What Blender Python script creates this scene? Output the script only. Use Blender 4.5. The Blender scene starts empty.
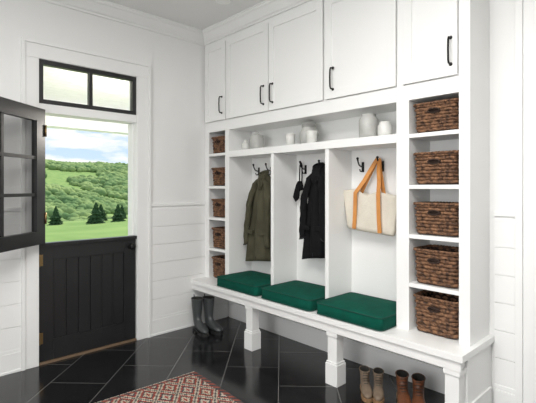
import bpy, math, random, bmesh
from mathutils import Vector, Matrix, noise
random.seed(4)
S=bpy.context.scene
# ------------------------------------------------------------ materials
def mat(name,col,rough=.5,metal=0,col2=None,nscale=8,bump=0,bscale=60,stretch=None,spec=None,emit=0):
    m=bpy.data.materials.new(name); m.use_nodes=True
    nt=m.node_tree; b=nt.nodes['Principled BSDF']
    b.inputs['Base Color'].default_value=(*col,1); b.inputs['Roughness'].default_value=rough
    b.inputs['Metallic'].default_value=metal
    if spec is not None: b.inputs['Specular IOR Level'].default_value=spec
    tc=nt.nodes.new('ShaderNodeTexCoord'); mp=nt.nodes.new('ShaderNodeMapping')
    nt.links.new(tc.outputs['Object'],mp.inputs[0])
    if stretch: mp.inputs['Scale'].default_value=stretch
    n=nt.nodes.new('ShaderNodeTexNoise'); n.inputs['Scale'].default_value=nscale; n.inputs['Detail'].default_value=5
    nt.links.new(mp.outputs[0],n.inputs['Vector'])
    r=nt.nodes.new('ShaderNodeValToRGB'); c2=col2 or tuple(c*.94 for c in col)
    r.color_ramp.elements[0].position=.35; r.color_ramp.elements[1].position=.65
    r.color_ramp.elements[0].color=(*c2,1); r.color_ramp.elements[1].color=(*col,1)
    nt.links.new(n.outputs['Fac'],r.inputs[0]); nt.links.new(r.outputs[0],b.inputs['Base Color'])
    if bump:
        n2=nt.nodes.new('ShaderNodeTexNoise'); n2.inputs['Scale'].default_value=bscale; n2.inputs['Detail'].default_value=3
        nt.links.new(mp.outputs[0],n2.inputs['Vector'])
        bp=nt.nodes.new('ShaderNodeBump'); bp.inputs['Strength'].default_value=bump; bp.inputs['Distance'].default_value=.01
        nt.links.new(n2.outputs['Fac'],bp.inputs['Height']); nt.links.new(bp.outputs[0],b.inputs['Normal'])
    return m
WALL=mat('wall_paint',(.81,.81,.80),.55,nscale=2,col2=(.795,.795,.785))
CAB=mat('cabinet_paint',(.84,.84,.83),.38,nscale=2,col2=(.825,.825,.815))
TRIM=mat('trim_paint',(.82,.82,.81),.4,nscale=2,col2=(.80,.80,.79))
CEIL=mat('ceiling_paint',(.79,.79,.78),.7,nscale=2,col2=(.78,.78,.77))
BLACK=mat('black_door_paint',(.015,.015,.016),.38,nscale=3,col2=(.011,.011,.012))
IRON=mat('black_iron',(.012,.012,.012),.4,metal=.6)
GREEN=mat('green_cushion_fabric',(.0,.083,.054),.9,nscale=12,col2=(.0,.062,.040),bump=.35,bscale=350,spec=.2)
PIPE=mat('green_piping',(.0,.05,.034),.85)
WICK=mat('woven_seagrass',(.27,.135,.068),.75,nscale=45,col2=(.045,.020,.011),bump=.5,bscale=180)
WICKD=mat('basket_rim_hole_shade',(.030,.015,.010),.9)  # rim colour; on the liner it paints the shade inside the handle hole
OLIVE=mat('olive_canvas',(.085,.080,.050),.85,nscale=6,col2=(.055,.052,.032),bump=.5,bscale=40,spec=.2)
OLIVED=mat('olive_lining',(.03,.03,.018),.9)
BLK=mat('black_cloth',(.010,.010,.011),.9,nscale=6,col2=(.007,.007,.008),bump=.5,bscale=40,spec=.15)
BLKD=mat('black_lining',(.02,.02,.022),.8)
CREAM=mat('cream_canvas',(.70,.65,.56),.85,nscale=9,col2=(.64,.59,.50),bump=.4,bscale=90)
TAN=mat('tan_leather',(.62,.27,.07),.55,nscale=9,col2=(.52,.21,.05))
RUB=mat('grey_rubber',(.055,.06,.062),.35,nscale=4,col2=(.04,.043,.045))
RUBS=mat('dark_sole',(.012,.012,.012),.6)
INS=mat('boot_inside',(.02,.018,.016),.9)
BROWN=mat('brown_leather',(.17,.060,.026),.4,nscale=14,col2=(.09,.032,.014),bump=.2)
TAUPE=mat('taupe_suede',(.20,.145,.10),.75,nscale=14,col2=(.12,.088,.06),bump=.2)
SOLE=mat('tan_sole',(.24,.14,.07),.6)
STONE=mat('stoneware_white',(.72,.72,.69),.35,nscale=10,col2=(.62,.62,.59))
STONG=mat('stoneware_grey',(.48,.48,.46),.45,nscale=14,col2=(.38,.38,.36))
WOOD=mat('oak_threshold',(.20,.13,.08),.45,nscale=20,col2=(.14,.09,.05),stretch=(1,10,10))
BRASS=mat('aged_brass',(.30,.20,.09),.35,metal=.9)
DECK=mat('porch_stone',(.70,.69,.66),.8,nscale=3,col2=(.62,.61,.58))
PORCH=mat('porch_paint',(.90,.90,.88),.6)
LAWN=mat('lawn_grass',(.25,.36,.11),.9,nscale=.5,col2=(.18,.29,.08),bump=.6,bscale=20,spec=.1)
TREE=mat('hazed_forest_leaves',(.31,.40,.15),.95,nscale=.13,col2=(.13,.22,.085),bump=1,bscale=1.6,spec=.05)  # leaf colours paled to imitate distance haze
CON=mat('conifer_needles',(.06,.11,.045),.9,nscale=4,col2=(.03,.065,.026),bump=.8,bscale=20,spec=.1)
BARK=mat('bark',(.08,.05,.03),.9)
BULB=mat('lamp_lens',(.9,.9,.88),.4)
def glassmat(name,t0=.96,bl=.12):
    m=bpy.data.materials.new(name); m.use_nodes=True; nt=m.node_tree; nt.nodes.clear()
    o=nt.nodes.new('ShaderNodeOutputMaterial'); mx=nt.nodes.new('ShaderNodeMixShader')
    t=nt.nodes.new('ShaderNodeBsdfTransparent'); t.inputs[0].default_value=(t0,t0,t0,1)
    g=nt.nodes.new('ShaderNodeBsdfGlossy'); g.inputs['Roughness'].default_value=.02
    f=nt.nodes.new('ShaderNodeLayerWeight'); f.inputs[0].default_value=bl
    nt.links.new(f.outputs['Fresnel'],mx.inputs[0]); nt.links.new(t.outputs[0],mx.inputs[1]); nt.links.new(g.outputs[0],mx.inputs[2])
    nt.links.new(mx.outputs[0],o.inputs[0]); return m
GLASS=glassmat('window_glass'); GLASSD=glassmat('tinted_door_glass',.62)
def floormat():
    m=bpy.data.materials.new('black_slate_tile'); m.use_nodes=True; nt=m.node_tree; b=nt.nodes['Principled BSDF']
    tc=nt.nodes.new('ShaderNodeTexCoord'); mp=nt.nodes.new('ShaderNodeMapping')
    mp.inputs['Rotation'].default_value=(0,0,math.radians(-45)); mp.inputs['Location'].default_value=(.10,-.02,0)
    nt.links.new(tc.outputs['Object'],mp.inputs[0])
    br=nt.nodes.new('ShaderNodeTexBrick'); br.offset=.5
    br.inputs['Scale'].default_value=1; br.inputs['Brick Width'].default_value=.62; br.inputs['Row Height'].default_value=.41
    br.inputs['Mortar Size'].default_value=.003; br.inputs['Mortar Smooth'].default_value=.1
    br.inputs['Color1'].default_value=(.007,.007,.008,1); br.inputs['Color2'].default_value=(.013,.013,.014,1)
    br.inputs['Mortar'].default_value=(.13,.13,.125,1)
    nt.links.new(mp.outputs[0],br.inputs['Vector']); nt.links.new(br.outputs['Color'],b.inputs['Base Color'])
    n=nt.nodes.new('ShaderNodeTexNoise'); n.inputs['Scale'].default_value=7; n.inputs['Detail'].default_value=6
    nt.links.new(tc.outputs['Object'],n.inputs['Vector'])
    mr=nt.nodes.new('ShaderNodeMapRange'); mr.inputs['To Min'].default_value=.06; mr.inputs['To Max'].default_value=.22
    nt.links.new(n.outputs['Fac'],mr.inputs['Value']); nt.links.new(mr.outputs[0],b.inputs['Roughness'])
    bp=nt.nodes.new('ShaderNodeBump'); bp.inputs['Strength'].default_value=.10; bp.inputs['Distance'].default_value=.01
    nt.links.new(n.outputs['Fac'],bp.inputs['Height']); nt.links.new(bp.outputs[0],b.inputs['Normal'])
    b.inputs['Specular IOR Level'].default_value=.5
    return m
FLOOR=floormat()
def rugmat():
    m=bpy.data.materials.new('kilim_wool'); m.use_nodes=True; nt=m.node_tree; b=nt.nodes['Principled BSDF']
    b.inputs['Roughness'].default_value=.95; b.inputs['Specular IOR Level'].default_value=.1
    N=nt.nodes.new; L=nt.links.new
    tc=N('ShaderNodeTexCoord'); sp=N('ShaderNodeSeparateXYZ'); L(tc.outputs['Object'],sp.inputs[0])
    def M(op,a,c=None):
        q=N('ShaderNodeMath'); q.operation=op
        for i,v in enumerate((a,c)):
            if v is None: continue
            if isinstance(v,(int,float)): q.inputs[i].default_value=v
            else: L(v,q.inputs[i])
        return q.outputs[0]
    sx=M('SNAP',sp.outputs['X'],.010); sy=M('SNAP',sp.outputs['Y'],.010)
    u=M('ABSOLUTE',M('SUBTRACT',M('FRACT',M('MULTIPLY',sx,1/.16)),.5))
    v=M('ABSOLUTE',M('SUBTRACT',M('FRACT',M('MULTIPLY',sy,1/.22)),.5))
    d=M('ADD',u,v)
    r=N('ShaderNodeValToRGB'); r.color_ramp.interpolation='CONSTANT'
    cols=[(0,(.45,.07,.06)),(.10,(.75,.68,.55)),(.20,(.10,.11,.12)),(.30,(.42,.07,.06)),(.38,(.72,.64,.50)),(.46,(.13,.13,.13)),(.54,(.70,.62,.50)),(.62,(.42,.08,.06)),(.72,(.10,.12,.12)),(.80,(.72,.62,.48)),(.90,(.45,.09,.07))]
    e=r.color_ramp.elements
    e[0].position=0; e[0].color=(*cols[0][1],1); e[1].position=cols[1][0]; e[1].color=(*cols[1][1],1)
    for p,c in cols[2:]:
        k=e.new(p); k.color=(*c,1)
    L(d,r.inputs[0])
    ax=M('ABSOLUTE',sp.outputs['X']); ay=M('ABSOLUTE',sp.outputs['Y'])
    bx=M('GREATER_THAN',ax,.56); by=M('GREATER_THAN',ay,.97); bd=M('MAXIMUM',bx,by)
    z=M('FRACT',M('MULTIPLY',M('ADD',sx,sy),1/.06)); zz=M('GREATER_THAN',z,.5)
    bc=N('ShaderNodeMixRGB'); L(zz,bc.inputs[0]); bc.inputs[1].default_value=(.10,.10,.105,1); bc.inputs[2].default_value=(.42,.12,.09,1)
    mx=N('ShaderNodeMixRGB'); L(bd,mx.inputs[0]); L(r.outputs[0],mx.inputs[1]); L(bc.outputs[0],mx.inputs[2])
    n=N('ShaderNodeTexNoise'); n.inputs['Scale'].default_value=60; L(tc.outputs['Object'],n.inputs['Vector'])
    mm=N('ShaderNodeMixRGB'); mm.blend_type='MULTIPLY'; mm.inputs[0].default_value=.85; L(mx.outputs[0],mm.inputs[1]); L(n.outputs['Fac'],mm.inputs[2])
    L(mm.outputs[0],b.inputs['Base Color'])
    return m
RUG=rugmat()
# ------------------------------------------------------------ mesh builder
class MB:
    def __init__(s): s.v=[];s.f=[];s.m=[];s.s=[];s.mats=[]
    def mi(s,m):
        if m not in s.mats: s.mats.append(m)
        return s.mats.index(m)
    def add(s,vs,fs,m,smooth=False,M=None):
        o=len(s.v); i=s.mi(m)
        for p in vs:
            p=Vector(p); s.v.append(tuple(M@p if M else p))
        for f in fs: s.f.append([o+k for k in f]); s.m.append(i); s.s.append(smooth)
    def box(s,x0,x1,y0,y1,z0,z1,m,M=None):
        vs=[(x,y,z) for x in(x0,x1) for y in(y0,y1) for z in(z0,z1)]
        s.add(vs,[(0,1,3,2),(4,6,7,5),(0,4,5,1),(2,3,7,6),(0,2,6,4),(1,5,7,3)],m,False,M)
    def loft(s,rings,m,cap0=True,cap1=True,closed=False,smooth=True,M=None):
        n=len(rings[0]); vs=[p for r in rings for p in r]; fs=[]
        R=len(rings)
        for i in range(R if closed else R-1):
            a=i*n; b=((i+1)%R)*n
            for k in range(n):
                k2=(k+1)%n; fs.append((a+k,a+k2,b+k2,b+k))
        if not closed:
            if cap0: fs.append(tuple(range(n))[::-1])
            if cap1: fs.append(tuple((R-1)*n+k for k in range(n)))
        s.add(vs,fs,m,smooth,M)
    def lathe(s,prof,m,c=(0,0,0),seg=28,M=None,cap0=True,cap1=True):
        s.loft([[(c[0]+r*math.cos(2*math.pi*k/seg),c[1]+r*math.sin(2*math.pi*k/seg),c[2]+z) for k in range(seg)] for r,z in prof],m,M=M,cap0=cap0,cap1=cap1)
    def tube(s,pts,r,m,seg=8,closed=False,M=None):
        pts=[Vector(p) for p in pts]; n=len(pts); rings=[]; up=None
        for i,p in enumerate(pts):
            a=pts[(i-1)%n] if (closed or i>0) else p; b=pts[(i+1)%n] if (closed or i<n-1) else p
            t=(b-a).normalized()
            if up is None: up=Vector((0,0,1)) if abs(t.z)<.9 else Vector((1,0,0))
            q=t.cross(up)
            if q.length<1e-5: q=t.orthogonal()
            q.normalize(); up=q.cross(t).normalized()
            rr=r[i] if isinstance(r,(list,tuple)) else r
            rings.append([p+rr*(math.cos(2*math.pi*k/seg)*q+math.sin(2*math.pi*k/seg)*up) for k in range(seg)])
        s.loft(rings,m,closed=closed,M=M)
    def mesh(s,name):
        me=bpy.data.meshes.new(name); me.from_pydata(s.v,[],s.f)
        for m in s.mats: me.materials.append(m)
        me.polygons.foreach_set('material_index',s.m); me.polygons.foreach_set('use_smooth',s.s)
        me.update(); return me
    def obj(s,name,loc=(0,0,0),rot=0,bevel=0,parent=None):
        o=bpy.data.objects.new(name,s.mesh(name)); S.collection.objects.link(o)
        o.location=loc; o.rotation_euler=(0,0,rot)
        if bevel:
            b=o.modifiers.new('b','BEVEL'); b.width=bevel; b.segments=2; b.limit_method='ANGLE'; b.angle_limit=.6
        if parent: o.parent=parent
        return o
# ------------------------------------------------------------ room
XL,XR=-1.6,2.86; YF,YB=-2.3,3.68; H=3.0
b=MB(); b.box(XL-.15,XR+.15,YF-.15,YB,-.12,0,FLOOR); b.obj('floor')
b=MB(); b.box(XL-.15,XR+.15,YF-.15,YB+.15,H,H+.2,CEIL); b.obj('ceiling')
DX0,DX1=.97,1.79
b=MB(); b.box(XL-.15,DX0,YB,YB+.15,-.12,H,WALL); b.box(DX1,XR+.15,YB,YB+.15,-.12,H,WALL)
b.box(DX0,DX1,YB,YB+.15,2.42,H,WALL); b.box(DX0,DX1,YB,YB+.15,-.12,-.01,WALL); b.obj('wall_back')
b=MB(); b.box(XR,XR+.15,YF-.15,YB,0,H,WALL); b.obj('wall_right')
b=MB(); b.box(XL,XR,YF-.15,YF,0,H,WALL); b.obj('wall_front')
b=MB(); b.box(XL-.15,XL,YF-.15,-.9,0,H,WALL); b.box(XL-.15,XL,2.3,YB,0,H,WALL)
b.box(XL-.15,XL,-.9,2.3,0,.7,WALL); b.box(XL-.15,XL,-.9,2.3,2.5,H,WALL); b.obj('wall_left')
b=MB()
for y in(-.9,.7-.03,2.24): b.box(XL-.12,XL-.06,y,y+.06,.7,2.5,TRIM)
for z in(.7,1.57,2.44):
    b.box(XL-.115,XL-.065,-.84,.67,z,z+.06,TRIM); b.box(XL-.115,XL-.065,.73,2.24,z,z+.06,TRIM)
for y0,y1 in((-1.0,-.9),(2.3,2.4)): b.box(XL,XL+.02,y0,y1,.6,2.6,TRIM)
b.box(XL,XL+.02,-.9,2.3,.6,.7,TRIM); b.box(XL,XL+.02,-.9,2.3,2.5,2.6,TRIM)
b.obj('added_window')  # out-of-view window, added as an opening for soft fill light
def shiplap_y(b,x0,x1):
    z=.175
    while z<1.2:
        z1=min(z+.172,1.225); b.box(x0,x1,YB-.014,YB,z,z1-.005,WALL); z=z1
    b.box(x0+.001,x1-.001,YB-.006,YB,.1,1.22,WALL)
    b.box(x0,x1,YB-.018,YB,1.225,1.25,TRIM)
b=MB(); shiplap_y(b,XL,.845); shiplap_y(b,1.925,2.855); b.obj('trim_1',bevel=.0015)
def shiplap_x(b,y0,y1):
    z=.175
    while z<1.2:
        z1=min(z+.172,1.225); b.box(XR-.014,XR,y0,y1,z,z1-.005,WALL); z=z1
    b.box(XR-.006,XR,y0+.001,y1-.001,.1,1.22,WALL); b.box(XR-.018,XR,y0,y1,1.225,1.25,TRIM)
b=MB(); shiplap_x(b,.842,.964); b.obj('trim_2',bevel=.0015)
def bb_y(b,x0,x1):
    b.box(x0,x1,YB-.02,YB,0,.15,TRIM); b.box(x0,x1,YB-.028,YB-.0195,.0,.02,TRIM); b.box(x0,x1,YB-.016,YB,.15,.175,TRIM)
b=MB(); bb_y(b,XL,.845); bb_y(b,1.925,2.83); b.obj('baseboard_back',bevel=.003)
b=MB(); b.box(XR-.025,XR,.842,.964,0,.15,TRIM); b.box(XR-.018,XR,.842,.964,.15,.18,TRIM)
b.box(XR-.02,XR,1.02,YB-.03,0,.17,TRIM)
b.box(XR-.02,XR,YF,.60,0,.17,TRIM); b.obj('baseboard_right',bevel=.003)
b=MB(); b.box(XR-.03,XR,.62,.80,0,2.999,TRIM); b.box(XR-.042,XR,.80,.84,0,2.999,TRIM); b.obj('trim_3',bevel=.003)
def crown(b,p0,p1,nx,ny,m):
    prof=[(0,-.115),(.014,-.115),(.018,-.10),(.03,-.092),(.045,-.07),(.072,-.035),(.085,-.028),(.09,-.014),(.10,-.012),(.10,0),(0,0)]
    r=[[(p[0]+nx*u,p[1]+ny*u,H+z-.0005) for u,z in prof] for p in(p0,p1)]
    b.loft(r,m,smooth=False)
b=MB(); crown(b,(XL,YB),(2.53,YB),0,-1,TRIM); b.obj('trim_4')
b=MB()
for x0,x1 in((.872,.969),(1.791,1.898)): b.box(x0,x1,YB-.022,YB,0,2.42,TRIM)
b.box(.872,1.898,YB-.022,YB,2.42,2.532,TRIM)
b.box(.845,.872,YB-.032,YB,0,2.532,TRIM); b.box(1.898,1.925,YB-.032,YB,0,2.532,TRIM); b.box(.845,1.925,YB-.032,YB,2.532,2.56,TRIM)
b.box(DX0,DX1,YB-.01,YB+.14,2.0,2.07,TRIM)
b.box(DX1-.012,DX1,YB+.05,YB+.15,0,2.0,TRIM); b.box(DX0,DX0+.012,YB+.05,YB+.15,0,2.0,TRIM)
b.obj('trim_5',bevel=.003)
b=MB(); b.box(DX0,DX1,YB-.012,YB+.15,-.01,.016,WOOD); b.obj('door_threshold',bevel=.004)
# transom
b=MB(); y0,y1=YB+.0,YB+.05; fw=.036; xm=(DX0+DX1)/2
b.box(DX0,DX1,y0,y1,2.07,2.07+fw,BLACK); b.box(DX0,DX1,y0,y1,2.42-fw,2.42,BLACK)
for x0,x1 in((DX0,DX0+fw),(DX1-fw,DX1),(xm-.014,xm+.014)): b.box(x0,x1,y0+.001,y1-.001,2.07+fw,2.42-fw,BLACK)
def quad_y(b,x0,x1,y,z0,z1,m=None): b.add([(x0,y,z0),(x1,y,z0),(x1,y,z1),(x0,y,z1)],[(0,1,2,3)],m or GLASS)
quad_y(b,DX0+fw,xm-.014,y0+.025,2.07+fw,2.42-fw); quad_y(b,xm+.014,DX1-fw,y0+.025,2.07+fw,2.42-fw)
b.obj('window_2')
# lower dutch door
b=MB(); a0,a1=DX0+.004,DX1-.004; ya=YB+.004; yb=YB+.048
sw=.11
b.box(a0,a0+sw,ya,yb,.018,.935,BLACK); b.box(a1-sw,a1,ya,yb,.018,.935,BLACK)
b.box(a0+sw,a1-sw,ya,yb,.018,.18,BLACK); b.box(a0+sw,a1-sw,ya,yb,.82,.935,BLACK)
n=6; w=(a1-a0-2*sw)/n
for i in range(n): b.box(a0+sw+i*w+.0025,a0+sw+(i+1)*w-.0025,ya+.010,yb-.01,.18,.82,BLACK)
b.box(a0+sw,a1-sw,ya+.020,yb-.014,.18,.82,BLACK)
b.box(a0,a1,YB-.022,yb,.935,.962,BLACK)
b.tube([(a1-.055,ya,.87),(a1-.055,ya-.05,.87)],.010,IRON)
b.lathe([(.001,0),(.022,.004),(.028,.018),(.024,.034),(.008,.042)],IRON,M=Matrix.Translation((a1-.055,ya-.035,.87))@Matrix.Rotation(math.pi/2,4,'X'))
b.lathe([(.026,0),(.026,.006)],IRON,M=Matrix.Translation((a1-.055,ya,.87))@Matrix.Rotation(math.pi/2,4,'X'))
for z in(.16,.78):
    b.box(a0,a0+.03,ya-.004,ya,z,z+.09,BRASS); b.tube([(a0+.002,ya-.008,z-.004),(a0+.002,ya-.008,z+.094)],.007,BRASS)
b.obj('dutch_door_lower_leaf',bevel=.003)
# upper leaf
b=MB(); W=.82; z0,z1=.968,2.01; T=.044; MC=.452
b.box(0,.10,0,T,z0,z1,BLACK); b.box(W-.10,W,0,T,z0,z1,BLACK); b.box(.10,W-.10,0,T,z0,z0+.10,BLACK); b.box(.10,W-.10,0,T,z1-.10,z1,BLACK)
b.box(MC-.012,MC+.012,.006,T-.006,z0+.1,z1-.1,BLACK)
zs=[z0+.1+(z1-z0-.2)*k/3 for k in range(4)]
for z in zs[1:3]:
    b.box(.1,MC-.012,.007,T-.007,z-.012,z+.012,BLACK); b.box(MC+.012,W-.1,.007,T-.007,z-.012,z+.012,BLACK)
for k in range(3):
    q0=zs[k]+(.012 if k else 0); q1=zs[k+1]-(.012 if k<2 else 0)
    quad_y(b,.1,MC-.012,T/2,q0,q1,GLASSD); quad_y(b,MC+.012,W-.1,T/2,q0,q1,GLASSD)
for z in(1.12,1.80): b.tube([(0,T+.004,z),(0,T+.004,z+.09)],.007,BRASS)
b.obj('dutch_door_upper_leaf',loc=(.968,YB-.05,0),rot=math.radians(221))
# ------------------------------------------------------------ built-in locker
FX=2.55; BX=2.845; Y0,Y1=.995,YB-.004
cub=[(3.27,2.68),(2.645,2.075),(2.04,1.47)]
b=MB(); ZT=2.06; ZO=1.97; F2=FX+.022
b.box(BX,XR-.001,Y0+.002,Y1,.43,2.995,CAB)
b.box(F2,BX,Y0+.001,Y0+.02,.475,2.995,CAB)
b.box(FX,F2,Y0,1.06,.475,ZO,CAB); b.box(FX,F2,3.61,Y1,.475,ZO,CAB)
b.box(FX,BX,1.38,1.47,.475,ZO,CAB)
b.box(FX,BX,3.27,3.334,.475,ZO,CAB)
b.box(F2,BX,3.625,3.655,.475,ZO,CAB)
b.box(F2,BX,Y0+.02,1.05,.475,ZO,CAB)
b.box(FX,BX,2.645,2.68,.475,1.70,CAB); b.box(FX,BX,2.04,2.075,.475,1.70,CAB)
b.box(FX-.006,BX,1.47,3.27,1.70,1.76,CAB)
b.box(FX,F2,Y0,Y1,ZO,ZT+.012,CAB)
b.box(F2,BX,Y0+.02,Y1,ZO,ZT,CAB)
b.box(FX+.03,BX,Y0+.02,Y1,ZT,2.99,CAB)
b.box(FX,FX+.03,Y0,Y1,2.85,2.995,CAB)
for y0,y1 in((1.415,1.465),(3.300,3.312),(2.692,2.698),(2.062,2.086),(Y0,1.062),(3.657,Y1)): b.box(FX,FX+.03,y0,y1,ZT+.012,2.85,CAB)
for z in(.785,1.10,1.42,1.75):
    b.box(FX+.002,BX,1.05,1.38,z-.026,z,CAB); b.box(FX+.002,BX,3.334,3.625,z-.026,z,CAB)
doors=[(3.655,3.314),(3.298,2.700),(2.690,2.088),(2.060,1.467),(1.412,1.064)]
for ya_,yb_ in doors:
    y0,y1=min(ya_,yb_),max(ya_,yb_); z0,z1=ZT+.014,2.845; fr=.06; xa=FX-.018; xb=FX-.001
    b.box(xa,xb,y0,y0+fr,z0,z1,CAB); b.box(xa,xb,y1-fr,y1,z0,z1,CAB)
    b.box(xa,xb,y0+fr,y1-fr,z0,z0+fr,CAB); b.box(xa,xb,y0+fr,y1-fr,z1-fr,z1,CAB)
    b.box(xa+.010,xb+.004,y0+fr-.001,y1-fr+.001,z0+fr-.001,z1-fr+.001,CAB)
def pull(y,z0=2.14,z1=2.30):
    x=FX-.018
    pts=[(x,y,z0),(x-.03,y,z0+.004),(x-.036,y,z0+.02),(x-.038,y,(z0+z1)/2),(x-.036,y,z1-.02),(x-.03,y,z1-.004),(x,y,z1)]
    b.tube(pts,.0065,IRON)
    for z in(z0,z1): b.lathe([(.011,0),(.011,.004)],IRON,M=Matrix.Translation((x,y,z))@Matrix.Rotation(-math.pi/2,4,'Y'),seg=14)
for y in(3.36,2.755,2.64,1.985,1.10): pull(y)
crown(b,(FX,Y0),(FX,Y1),-1,0,CAB)
BF=2.37; b.box(BF,XR-.001,.965,Y1,.435,.475,CAB)
b.box(BF+.015,BF+.04,.982,Y1,.375,.435,CAB)
for yc in(2.79,1.885,1.035):
    xc=BF+.065
    b.box(xc-.04,xc+.04,yc-.04,yc+.04,.165,.375,CAB); b.box(xc-.024,xc+.04,yc-.04,yc+.04,.375,.435,CAB)
    b.box(xc-.052,xc+.052,yc-.052,yc+.052,0,.15,CAB); b.box(xc-.047,xc+.047,yc-.047,yc+.047,.15,.165,CAB)
    b.box(xc-.0475,xc+.047,yc-.047,yc+.047,.345,.3745,CAB)
b.box(BF+.118,XR-.002,.984,1.01,0,.4345,CAB); b.box(BF+.12,XR-.03,.972,.984,0,.16,CAB)
def hook(y,z=1.56):
    x=BX
    b.box(x-.006,x,y-.011,y+.011,z-.035,z+.045,IRON)
    b.tube([(x-.004,y,z+.01),(x-.03,y,z+.008),(x-.055,y,z+.02),(x-.07,y,z+.045),(x-.075,y,z+.065)],[.006,.006,.006,.006,.008],IRON)
    b.lathe([(.001,-.011),(.009,-.006),(.011,0),(.009,.006),(.001,.011)],IRON,c=(x-.076,y,z+.07),seg=12)
    b.tube([(x-.004,y,z-.01),(x-.02,y,z-.03),(x-.038,y,z-.03),(x-.046,y,z-.012)],.0055,IRON)
for y in(3.16,2.98,2.80,2.535,2.32,2.17,1.93,1.753,1.57): hook(y)
b.obj('built_in_mudroom_locker',bevel=.002)
# ------------------------------------------------------------ cushions
def cushion(y0,y1):
    b=MB(); x0,x1=2.382,2.83; cx,cy=(x0+x1)/2,(y0+y1)/2; hx,hy=(x1-x0)/2-.004,(y1-y0)/2; h=.090
    def rr(s,inset,k=.035):
        pts=[]; ax,ay=hx-inset,hy-inset; r=max(.01,k-inset*.2)
        for (sx,sy,a0) in((1,1,0),(-1,1,90),(-1,-1,180),(1,-1,270)):
            for j in range(7):
                a=math.radians(a0+90*j/6); pts.append((cx+sx*(ax-r)+r*math.cos(a),cy+sy*(ay-r)+r*math.sin(a)))
        return pts
    rings=[]
    for ins,z in((.03,.0),(.006,.004),(0,.012),(-.002,h*.5),(0,h-.012),(.006,h-.004),(.03,h+.001),(.08,h+.010),(.14,h+.015),(.19,h+.017)):
        rings.append([(x,y,.4755+z) for x,y in rr(0,ins)])
    b.loft(rings,GREEN)
    for z in(.008,h-.006): b.tube([(x,y,.4755+z) for x,y in rr(0,-.001)],.0045,PIPE,seg=6,closed=True)
    return b.obj('bench_cushion')
for c in cub: cushion(c[1]+.009,c[0]-.008)
# ------------------------------------------------------------ baskets
def basket_mesh(w,d,h):
    b=MB(); R=.03; rows=9; rh=(h-.016)/rows
    def path(off,taper):
        hx,hy=d/2-off-taper,w/2-off-taper
        corners=[(-1,1,180,90),(1,1,90,0),(1,-1,0,-90),(-1,-1,-90,-180)]
        ordered=[(-hx,0.0)]
        def line(a,c,step=.006):
            L=math.dist(a,c); n=max(1,int(L/step)); return [(a[0]+(c[0]-a[0])*i/n,a[1]+(c[1]-a[1])*i/n) for i in range(1,n+1)]
        for sx,sy,a0,a1 in corners:
            cx,cy=sx*(hx-R),sy*(hy-R)
            st=(cx+R*math.cos(math.radians(a0)),cy+R*math.sin(math.radians(a0)))
            ordered+=line(ordered[-1],st)
            for j in range(1,7):
                a=math.radians(a0+(a1-a0)*j/6); ordered.append((cx+R*math.cos(a),cy+R*math.sin(a)))
        ordered+=line(ordered[-1],(-hx,0.0))[:-1]
        return ordered
    for r in range(rows):
        z=.008+rh*(r+.5); tp=.008*(1-r/rows); p=path(rh*.5+.004,tp); n=len(p)
        cum=0; pts=[]
        per=2*(w+d)-8*R+2*math.pi*R; stakes=round(per/.026)//2*2
        for i in range(n):
            a=p[i-1]; c=p[(i+1)%n]; t=(c[0]-a[0],c[1]-a[1]); L=math.hypot(*t) or 1
            nx,ny=-t[1]/L,t[0]/L
            if i: cum+=math.dist(p[i],p[i-1])
            wv=.0045*math.cos(math.pi*stakes*cum/per+r*math.pi)
            pts.append((p[i][0]+nx*wv,p[i][1]+ny*wv,z+.0012*math.sin(cum*60+r)))
        if r==6:
            pts=[q for q in pts if not(q[0]<0 and abs(q[1])<.036)]
            b.tube(pts,rh*.50,WICK,seg=6)
        else: b.tube(pts,rh*.54,WICK,seg=6,closed=True)
    p=path(.004,0)
    for k in(0,1):
        pts=[(x,y,h-.006+.003*math.sin(i*.9+k*math.pi)) for i,(x,y) in enumerate(p)]
        b.tube([(x+(.003*math.cos(i*.9+k*math.pi)),y,z) for i,(x,y,z) in enumerate(pts)],.0065,WICK,seg=6,closed=True)
    zc=.008+rh*6.5; hx=-(d/2-.004)
    b.tube([(hx-.004,.038*math.cos(a),zc+.013*math.sin(a)) for a in[2*math.pi*i/20 for i in range(20)]],.0045,WICKD,seg=6,closed=True)
    q=[(x*.93,y*.93) for x,y in path(.01,.004)]
    q2=[(x*.88,y*.88) for x,y in path(.01,.004)]
    b.loft([[(x,y,.004) for x,y in q],[(x,y,h-.012) for x,y in q],[(x,y,h-.012) for x,y in q2],[(x,y,.02) for x,y in q2]],WICKD,smooth=False)
    return b.mesh('basket_mesh')
shelfz=[.4755,.7855,1.1005,1.4205,1.7505]
hs=[.235,.225,.205,.205,.19]
for k,(z,hh) in enumerate(zip(shelfz,hs)):
    me=basket_mesh(.295,.265,hh)
    o=bpy.data.objects.new('wicker_basket',me); S.collection.objects.link(o); o.location=(2.695,1.219,z); o.rotation_euler[2]=random.uniform(-.015,.015)
    me=basket_mesh(.25,.265,hh-.02)
    o=bpy.data.objects.new('wicker_basket',me); S.collection.objects.link(o); o.location=(2.70,3.48,z)
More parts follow.
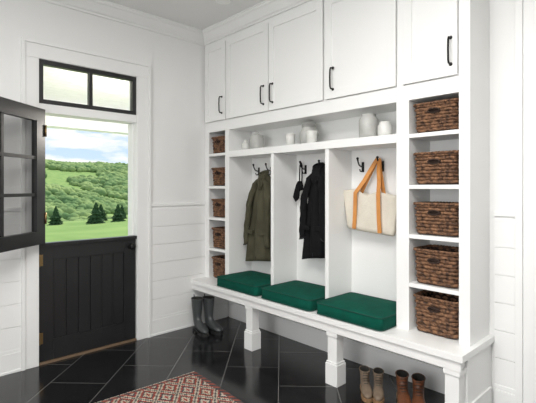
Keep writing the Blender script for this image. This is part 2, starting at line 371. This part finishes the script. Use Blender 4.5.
# ------------------------------------------------------------ shelf jars
def jar(name,prof,m,y,x=2.64,extra=None,sc=1.08):
    b=MB(); b.lathe(prof,m,seg=32)
    if extra: extra(b)
    o=b.obj(name,loc=(x,y,1.7605)); o.scale=(sc,)*3
def inner(r,h,t=.005): return [(r-t,h),(r-t-.002,h*.3),(.001,h*.28)]
jar('ceramic_bud_vase',[(.022,0),(.031,.01),(.034,.035),(.028,.055),(.014,.066),(.013,.078),(.018,.086),(.014,.086),(.011,.07)],STONE,3.125,sc=1.2)
def lid(r,z,m):
    return lambda b:(b.lathe([(r,z),(r+.004,z+.004),(r,z+.012),(r*.5,z+.018),(.012,z+.020),(.010,z+.026),(.015,z+.034),(.010,z+.040),(.001,z+.041)],m,seg=32))
jar('stoneware_crock',[(.048,0),(.055,.008),(.058,.03),(.058,.085),(.052,.098),(.054,.104)],STONG,2.96,extra=lid(.050,.104,STONG),sc=1.15)
jar('ceramic_cup',[(.024,0),(.029,.004),(.033,.05),(.035,.085)]+inner(.035,.085,.003),STONE,2.53,sc=1.25)
def hnd(b):
    b.tube([(0,-.055,.04),(0,-.08,.045),(0,-.092,.07),(0,-.08,.098),(0,-.055,.105)],.007,STONG)
jar('stoneware_pitcher',[(.05,0),(.060,.01),(.066,.05),(.064,.09),(.050,.125),(.047,.145),(.055,.165)]+inner(.055,.165),STONG,2.375,x=2.70,extra=hnd,sc=1.15)
jar('ceramic_mug',[(.03,0),(.035,.005),(.036,.07),(.036,.085)]+inner(.036,.085,.003),STONE,2.27,x=2.62,sc=1.2)
jar('ceramic_canister',[(.05,0),(.057,.006),(.060,.02),(.060,.115),(.052,.13),(.045,.134),(.047,.15)]+inner(.047,.15),STONG,1.745,sc=1.15)
jar('ceramic_pot',[(.036,0),(.044,.006),(.047,.03),(.045,.07),(.036,.082),(.036,.095)]+inner(.036,.095),STONE,1.61,sc=1.1)
# ------------------------------------------------------------ garments
def garment(name,hy,hz,length,wt,wb,m,m2,seed,sleeve=.6,hood=False,yoff=0):
    b=MB(); random.seed(seed); cx=2.765; n=56
    prof=[(0,.022,.018),(.012,.034,.026),(.03,.044,.034),(.05,wt*.50,.038),(.085,wt*.64,.044),(.13,wt*.8,.05),(.22,wt*.95,.054),(.38,wt*1.04,.058),(.55,(wt+wb)/2*1.05,.062),(.7,wb,.066),(.85,wb*1.06,.068),(1.0,wb*1.12,.066)]
    rings=[]; P=[]
    for i in range(len(prof)-1):
        for k in range(4):
            t=k/4; P.append(tuple(prof[i][j]*(1-t)+prof[i+1][j]*t for j in range(3)))
    P.append(prof[-1]); ph=random.random()*6
    for (f,hw,hd) in P:
        z=hz-f*length; A=.004+.020*min(1,f*1.3); ring=[]
        for k in range(n):
            th=2*math.pi*k/n; dth=(th+math.pi)%(2*math.pi)-math.pi
            fold=A*(math.sin(5*th+ph+f*1.5)+.6*math.sin(9*th+ph*2-f*2.2))+.006*noise.noise(Vector((th*2,f*9,seed)))
            g=.032*min(1,f*5)*math.exp(-((dth-.25)/.10)**2)
            c,s_=math.cos(th),math.sin(th)
            x=cx-(hd+fold-g)*c; x=min(x,2.838)
            y=hy+yoff*f+(hw+fold*.5)*math.copysign(abs(s_)**.85,s_)
            ring.append((x,y,z+.008*math.sin(3*th+seed)*f-.02*f*math.sin(th)*(1 if yoff>=0 else -1)))
        rings.append(ring)
    b.loft(rings,m)
    for dz,r in((0.0,.012),(-.012,.011)):
        b.tube([(cx-.012-.034*math.cos(a),hy+.045*math.sin(a),hz-.008+dz-.02*math.cos(a)) for a in[2*math.pi*i/24 for i in range(24)]],r,m,closed=True)
    b.tube([(cx-.055,hy-.018,hz-.06),(cx-.066,hy-.012+yoff*.3,hz-length*.35),(cx-.078,hy-.014+yoff*.6,hz-length*.7),(cx-.078,hy-.012+yoff,hz-length*.97)],.0055,m2,seg=6)
    b.tube([(cx-.03,hy+.035,hz-.02),(cx-.054,hy+.026,hz-.09),(cx-.066,hy+.006,hz-.17)],[.012,.016,.006],m,seg=8)
    b.tube([(cx-.03,hy-.035,hz-.02),(cx-.054,hy-.03,hz-.09),(cx-.066,hy-.012,hz-.17)],[.012,.016,.006],m,seg=8)
    b.tube([(cx+.0,hy-.012,hz-.012),(cx+.004,hy-.008,hz+.012),(cx+.006,hy,hz+.02),(cx+.004,hy+.008,hz+.012),(cx,hy+.012,hz-.012)],.003,m2,seg=6)
    for sgn in(-1,1):
        rr=[]; L=sleeve*length/.85*1.05; ns=22
        for i in range(ns+1):
            t=i/ns; zc=hz-.075-L*t; yc=hy+sgn*(wt*.50+.045*min(1,t*3)**.8+(wb*1.0-wt*.5-.045)*.75*t)+yoff*t; xc=cx-.045-.026*math.sin(t*2.6)
            ra=.038-.008*t
            if i==0: ra=.018
            ring=[]
            for k in range(20):
                th=2*math.pi*k/20; w=1+.10*math.sin(3*th+t*14+seed)+.08*math.sin(t*38+sgn)
                ring.append((xc+ra*.8*w*math.cos(th),yc+ra*w*math.sin(th),zc-.012*math.sin(th)*sgn))
            rr.append(ring)
        b.loft(rr,m)
        b.tube([(p[0],p[1],p[2]+.004) for p in rr[-1]],.004,m2,seg=6,closed=True)
    if hood:
        rr=[]
        for i in range(9):
            t=i/8; ring=[]
            for k in range(20):
                th=2*math.pi*k/20; ra=.050*math.sin(math.pi*(.12+.8*t))
                ring.append((cx-.035+ra*.6*math.cos(th)-.02*t,hy+ra*1.1*math.sin(th),hz-.015-.15*t+.01*math.sin(2*th)))
            rr.append(ring)
        b.loft(rr,m)
    for sgn in(-1,1):
        yc=hy+yoff*.65+sgn*wb*.50; zc=hz-length*.68
        b.box(cx-.090,cx-.06,yc-.038,yc+.038,zc-.012,zc+.022,m)
    return b.obj(name)
garment('olive_field_jacket',2.99,1.55,.85,.135,.165,OLIVE,OLIVED,3,sleeve=.60,yoff=.055)
garment('black_hooded_jacket',2.31,1.595,.785,.095,.125,BLK,BLKD,8,sleeve=.57,hood=True,yoff=.020)
b=MB(); hy=2.535; x=2.785
b.tube([(x,hy+.0,1.625),(x-.004,hy+.012,1.60),(x-.004,hy+.017,1.50),(x,hy+.018,1.40),(x,hy+.012,1.375),(x,hy-.004,1.39),(x,hy-.008,1.50),(x,hy-.008,1.60),(x,hy,1.625)],.006,BLK,seg=8)
b.tube([(x-.012,hy+.02,1.46),(x-.016,hy+.03,1.43),(x-.018,hy+.045,1.36),(x-.018,hy+.055,1.32),(x-.016,hy+.045,1.295),(x-.014,hy+.03,1.31),(x-.012,hy+.020,1.37),(x-.012,hy+.018,1.46)],[.008,.014,.020,.022,.020,.014,.01,.008],BLK,seg=10)
b.tube([(x-.004,hy-.002,1.46),(x-.006,hy-.008,1.42),(x-.006,hy-.012,1.38)],[.008,.018,.012],BLK,seg=10)
b.obj('dog_leash')
# ------------------------------------------------------------ tote bag
b=MB(); n=60; cy=1.81; cx=2.765; rings=[]
for i in range(17):
    t=i/16; z=1.068+.305*t; hw=.205+.03*t; hd=.05-.018*t; ring=[]
    if i==0: hw*=.96; hd*=.7
    for k in range(n):
        th=2*math.pi*k/n; c,s_=math.cos(th),math.sin(th)
        w=.005*math.sin(4*th+t*3)+.006*t*math.sin(6*th+1)
        x=cx-(hd+w)*math.copysign(abs(c)**.6,c); y=cy+(hw+w)*math.copysign(abs(s_)**.7,s_)
        sag=-.022*t*math.exp(-((y-cy)/.06)**2)+.010*t*math.sin(y*30)
        ring.append((min(x,2.838),y,z+.08*(y-cy)+sag))
    rings.append(ring)
inner_r=[[(cx+(p[0]-cx)*.86,cy+(p[1]-cy)*.97,p[2]-dz) for p in rings[-1]] for dz in(.0,.12)]
b.loft(rings+inner_r,CREAM)
def ribbon(pts,w,t,m):
    pts=[Vector(p) for p in pts]; rr=[]
    for i,p in enumerate(pts):
        a=pts[max(0,i-1)]; c=pts[min(len(pts)-1,i+1)]; tg=(c-a).normalized()
        nx=Vector((1,0,0)); w_=tg.cross(nx).normalized()
        rr.append([p+w_*w/2+nx*t/2,p-w_*w/2+nx*t/2,p-w_*w/2-nx*t/2,p+w_*w/2-nx*t/2])
    b.loft(rr,m,smooth=False)
HX,HY,HZ=2.778,1.753,1.618
for xo,xb in((-.048,-.057),(.012,.02)):
    x0=cx+xb; yl,yr=cy+.095,cy-.105
    body=lambda y,z:(x0-.004,y,z+.08*(y-cy))
    def strap(y0,s):
        return [body(y0+.012*s,1.080),body(y0+.004*s,1.2),body(y0,1.355),(HX-.008+xo*.6,(y0*2+HY)/3,1.45),(HX-.004+xo*.3,(y0+HY*2)/3,1.54),(HX+xo*.05,HY+s*.014,1.605),(HX,HY+s*.004,HZ)]
    ribbon(strap(yl,1),.032,.005,TAN); ribbon(strap(yr,-1),.032,.005,TAN)
b.obj('canvas_tote_bag')
# ------------------------------------------------------------ footwear
def boot(name,rings,m,inside,solem,loc,rot,laces=False,heel=.02,scale=1,loop=False):
    b=MB(); n=24; R=[]
    for cxx,cz,a,hh,hw in rings:
        a=math.radians(a); v=(math.cos(a),math.sin(a))
        R.append([(cxx+hh*math.cos(2*math.pi*k/n)*v[0],hw*math.sin(2*math.pi*k/n),cz+heel+hh*math.cos(2*math.pi*k/n)*v[1]) for k in range(n)])
    b.loft(R,m,cap0=False)
    def shrink(r,f,dz):
        c=sum((Vector(p) for p in r),Vector())/len(r); return [tuple(c+(Vector(p)-c)*f+Vector((0,0,dz))) for p in r]
    b.loft([R[0],shrink(R[0],.9,.002),shrink(R[0],.88,-.03),shrink(R[1],.88,-.02)],inside,cap0=False)
    b.tube(R[0],.004,m,seg=6,closed=True)
    xs=[-.055,-.045,-.02,.03,.08,.13,.17,.20,.215]; ws=[.012,.028,.034,.033,.036,.045,.044,.03,.010]
    poly=[(x,w) for x,w in zip(xs,ws)]+[(x,-w) for x,w in list(zip(xs,ws))[::-1]]
    b.loft([[(x,y,heel*.45) for x,y in poly],[(x*1.01,y*1.03,heel*.5) for x,y in poly],[(x*1.01,y*1.03,heel+.008) for x,y in poly]],solem,smooth=False)
    hp=[(x,y) for x,y in poly if x<.04]
    b.loft([[(x,y,0) for x,y in hp],[(x,y,heel*.6) for x,y in hp]],solem,smooth=False)
    fp=[(x,y) for x,y in poly if x>.07]
    b.loft([[(x,y,0) for x,y in fp],[(x,y,heel*.6) for x,y in fp]],solem,smooth=False)
    if laces:
        for t in(.0,.25,.5,.75,1):
            x=.098-.048*t; z=.075+.062*t+heel
            b.tube([(x-.012,.024,z-.004),(x+.004,.012,z+.006),(x+.006,-.012,z+.006),(x-.012,-.024,z-.004)],.0028,RUBS,seg=6)
    if loop:
        r=R[0]; b.tube([(r[n//2][0]+.002,0,r[0][2]-.03),(r[n//2][0]-.008,0,r[0][2]+.0),(r[n//2][0]-.006,0,r[0][2]+.022),(r[n//2][0]+.006,0,r[0][2]+.0)],.005,m,seg=6)
    o=b.obj(name,loc=loc,rot=rot); o.scale=(scale,)*3; return o
well=[(.0,.31,0,.068,.056),(.0,.25,0,.063,.052),(.002,.18,2,.056,.046),(.003,.125,6,.052,.040),(.012,.085,25,.058,.038),(.028,.062,48,.062,.037),(.065,.049,68,.052,.038),(.105,.042,80,.041,.042),(.145,.036,86,.033,.044),(.18,.030,90,.026,.037),(.203,.025,92,.018,.024),(.212,.022,92,.008,.010)]
ank=[(.005,.155,-6,.052,.042),(.004,.13,-2,.050,.040),(.005,.105,8,.052,.037),(.014,.078,28,.057,.036),(.030,.060,50,.060,.035),(.065,.047,68,.050,.036),(.105,.038,80,.038,.041),(.145,.031,86,.029,.043),(.18,.026,90,.023,.036),(.203,.022,92,.016,.024),(.212,.020,92,.007,.010)]
boot('rubber_rain_boot',well,RUB,INS,RUBS,(2.335,3.50,0),math.radians(262),loop=True,scale=.97)
boot('rubber_rain_boot',well,RUB,INS,RUBS,(2.435,3.45,0),math.radians(270),loop=True,scale=.97)
boot('suede_ankle_boot',ank,TAUPE,INS,SOLE,(2.50,1.685,0),math.radians(222),laces=True,scale=.84)
boot('suede_ankle_boot',ank,TAUPE,INS,SOLE,(2.54,1.60,0),math.radians(212),laces=True,scale=.84)
boot('leather_ankle_boot',ank,BROWN,INS,SOLE,(2.57,1.44,0),math.radians(216),laces=True,scale=.97)
boot('leather_ankle_boot',ank,BROWN,INS,SOLE,(2.60,1.34,0),math.radians(208),laces=True,scale=.97)
# ------------------------------------------------------------ rug
b=MB(); nx,ny=24,40; vs=[]
for j in range(ny+1):
    for i in range(nx+1): vs.append((-.595+1.19*i/nx,-1.0+2.0*j/ny,.007+.0015*noise.noise(Vector((i*.4,j*.4,0)))))
fs=[(j*(nx+1)+i,j*(nx+1)+i+1,(j+1)*(nx+1)+i+1,(j+1)*(nx+1)+i) for j in range(ny) for i in range(nx)]
b.add(vs,fs,RUG); b.box(-.595,.595,-1.0,1.0,.0005,.0055,RUG)
for j in range(150):
    x=-.59+1.18*j/149
    for sg in(-1,1):
        b.tube([(x,sg*1.0,.006),(x+.004*math.sin(j),sg*1.008,.004),(x+.006*math.sin(j*2.3),sg*1.012,.003)],.0016,CREAM,seg=4)
b.obj('kilim_rug',loc=(1.155,1.76,0),rot=math.radians(-3))
b=MB(); b.lathe([(.001,-.004),(.045,-.004),(.05,-.006),(.065,-.006),(.068,-.001)],BULB,c=(2.20,2.90,H),cap0=False); b.obj('recessed_downlight')
# ------------------------------------------------------------ outside
b=MB(); b.box(-3,6,YB+.15,6.6,-.25,-.02,DECK); b.obj('porch_floor')
b=MB(); y=YB+.16
while y<6.2: b.box(-3,6,y,y+.125,2.61,2.635,PORCH); y+=.135
b.box(-3,6,YB+.15,6.6,2.645,2.75,PORCH); b.box(-3,6,6.35,6.55,2.31,2.645,PORCH); b.box(-3,6,6.33,6.57,2.26,2.31,PORCH)
b.box(-.5,-.3,6.35,6.55,-.02,2.26,PORCH); b.box(3.9,4.1,6.35,6.55,-.02,2.26,PORCH); b.obj('porch_roof')
def ss(a,c,x):
    t=max(0,min(1,(x-a)/(c-a))); return t*t*(3-2*t)
def gh(x,y):
    z=-.45-9*ss(24,60,y)
    R=18.5-(x-84)*.055+2.0*math.sin(x/23+1)
    z+=(R+9)*ss(70,300,y)**.85 if y>70 else 0
    z-=10*ss(300,380,y)
    if y>60: z+=3*noise.noise(Vector((x/40,y/40,0)))*ss(60,110,y)
    return z
b=MB(); vs=[];ys=[6.6,9,13,18,22,24,26,28,31,35,40,46,52,60]+[60+6*i for i in range(1,56)]
xs=[-60,-30,-10,0,4,8,12,16,20,26,32]+[32+7*i for i in range(1,40)]
for yy in ys:
    for xx in xs: vs.append((xx,yy,gh(xx,yy)))
nx=len(xs); fs=[(j*nx+i,j*nx+i+1,(j+1)*nx+i+1,(j+1)*nx+i) for j in range(len(ys)-1) for i in range(nx-1)]
b.add(vs,fs,LAWN,True); b.obj('lawn')
bm=bmesh.new(); bmesh.ops.create_icosphere(bm,subdivisions=2,radius=1); iv=[v.co.copy() for v in bm.verts]; jf=[[v.index for v in f.verts] for f in bm.faces]; bm.free()
b=MB(); random.seed(2); cnt=0
while cnt<7500:
    y=random.uniform(88,318); x=y*random.uniform(.18,.60)
    if random.random()>y/300: continue
    nv=noise.noise(Vector((x/22,y/30,5))); cnt+=1
    if nv>.25: continue
    r=random.uniform(.8,1.8)*(.7+y/600); z=gh(x,y)+r*.4; sd=random.random()*50; hz_=random.uniform(.7,1.05)
    b.add([(x+c.x*r*(1+.35*noise.noise(c*2+Vector((sd,0,0)))),y+c.y*r,z+c.z*r*hz_*(1+.4*noise.noise(c*2.4+Vector((0,sd,0))))) for c in iv],jf,TREE,True)
b.obj('hillside_forest')
def conifer(x,y,h,name='conifer_tree'):
    b=MB(); b.tube([(0,0,0),(0,0,h*.9)],[.06,.02],BARK); n=26; T=10
    for t in range(T):
        z0=h*(.06+.84*t/T); r=h*.38*(1-t/T*.86)*random.uniform(.85,1.15); rings=[]; jit=[random.uniform(.7,1.2) for _ in range(n)]
        for f,dz in((1,0),(.55,.10*h),(.02,.18*h)):
            rings.append([(r*f*jit[k]*math.cos(2*math.pi*k/n),r*f*jit[k]*math.sin(2*math.pi*k/n),z0+dz-.04*h*(k%2)*f) for k in range(n)])
        b.loft(rings,CON,smooth=False)
    b.obj(name,loc=(x,y,gh(x,y)-.03))
def at(px,Y):
    q=px-268; return Y*(290.2+.729*q)/(309.1-.6845*q)
for px,Y,h in((56,23,1.0),(96,22.5,1.15),(101,24,1.0),(118,23,1.0),(122,25,.9)): conifer(at(px,Y),Y,h)
# ------------------------------------------------------------ world & lights
w=bpy.data.worlds.new('sky_world'); S.world=w; w.use_nodes=True; nt=w.node_tree; bg=nt.nodes['Background']
tc=nt.nodes.new('ShaderNodeTexCoord'); sp=nt.nodes.new('ShaderNodeSeparateXYZ'); nt.links.new(tc.outputs['Generated'],sp.inputs[0])
r=nt.nodes.new('ShaderNodeValToRGB'); r.color_ramp.elements[0].position=0; r.color_ramp.elements[0].color=(.66,.82,1,1); r.color_ramp.elements[1].position=.4; r.color_ramp.elements[1].color=(.30,.52,.88,1)
nt.links.new(sp.outputs['Z'],r.inputs[0])
mp=nt.nodes.new('ShaderNodeMapping'); mp.inputs['Scale'].default_value=(7,7,26); nt.links.new(tc.outputs['Generated'],mp.inputs[0])
n=nt.nodes.new('ShaderNodeTexNoise'); n.inputs['Scale'].default_value=1.6; n.inputs['Detail'].default_value=8; nt.links.new(mp.outputs[0],n.inputs['Vector'])
r2=nt.nodes.new('ShaderNodeValToRGB'); r2.color_ramp.elements[0].position=.42; r2.color_ramp.elements[1].position=.60; nt.links.new(n.outputs['Fac'],r2.inputs[0])
mx=nt.nodes.new('ShaderNodeMixRGB'); nt.links.new(r2.outputs[0],mx.inputs[0]); nt.links.new(r.outputs[0],mx.inputs[1]); mx.inputs[2].default_value=(1,1,1,1)
nt.links.new(mx.outputs[0],bg.inputs[0]); bg.inputs[1].default_value=1.1
sl=bpy.data.lights.new('sun','SUN'); sl.energy=4.5; sl.angle=.02; sl.color=(1,.96,.88); so=bpy.data.objects.new('sun',sl); S.collection.objects.link(so)
so.rotation_euler=Vector((-.5,-.45,-.75)).to_track_quat('-Z','Y').to_euler()
def area(name,loc,dirv,sx,sy,p,col=(1,1,1)):
    l=bpy.data.lights.new(name,'AREA'); l.shape='RECTANGLE'; l.size=sx; l.size_y=sy; l.energy=p; l.color=col
    o=bpy.data.objects.new(name,l); S.collection.objects.link(o); o.location=loc; o.rotation_euler=Vector(dirv).to_track_quat('-Z','Z').to_euler()
area('window_fill_light',(XL-.05,.7,1.6),(1,0,0),3.1,1.75,112,(1,.985,.96))  # added area light, soft fill in place of daylight
area('ceiling_fill_light',(.5,.6,2.93),(0,0,-1),1.4,2.2,98,(1,.975,.94))  # added overhead fill out of frame, no lamp fitting here
# unseen sconce, added to go with a light that brightens the porch ceiling
b=MB(); sx,sy,sz=2.25,YB+.15,1.95
b.box(sx-.05,sx+.05,sy,sy+.02,sz-.1,sz+.1,IRON); b.box(sx-.06,sx+.06,sy+.04,sy+.16,sz-.14,sz-.12,IRON); b.box(sx-.06,sx+.06,sy+.04,sy+.16,sz+.12,sz+.13,IRON)
for dx in(-.058,.048):
    for dy in(.042,.148): b.box(sx+dx,sx+dx+.01,sy+dy,sy+dy+.01,sz-.12,sz+.12,IRON)
b.box(sx-.01,sx+.01,sy+.02,sy+.05,sz-.135,sz-.122,IRON); b.obj('added_porch_sconce')
pl=bpy.data.lights.new('porch_fill_light','POINT'); pl.energy=70; pl.shadow_soft_size=.04; pl.color=(1,.93,.85)
po=bpy.data.objects.new('porch_fill_light',pl); S.collection.objects.link(po); po.location=(sx,sy+.3,sz+.05)  # added point light, lifts the porch ceiling behind the transom
c=bpy.data.cameras.new('camera'); co=bpy.data.objects.new('camera',c); S.collection.objects.link(co); S.camera=co
co.location=(0,0,1.4); co.rotation_euler=(math.pi/2,0,-math.radians(43.2)); c.sensor_width=36; c.lens=424/536*36; c.shift_y=-13.5/536; c.clip_end=1000; c.clip_start=.05
S.view_settings.view_transform='Standard'
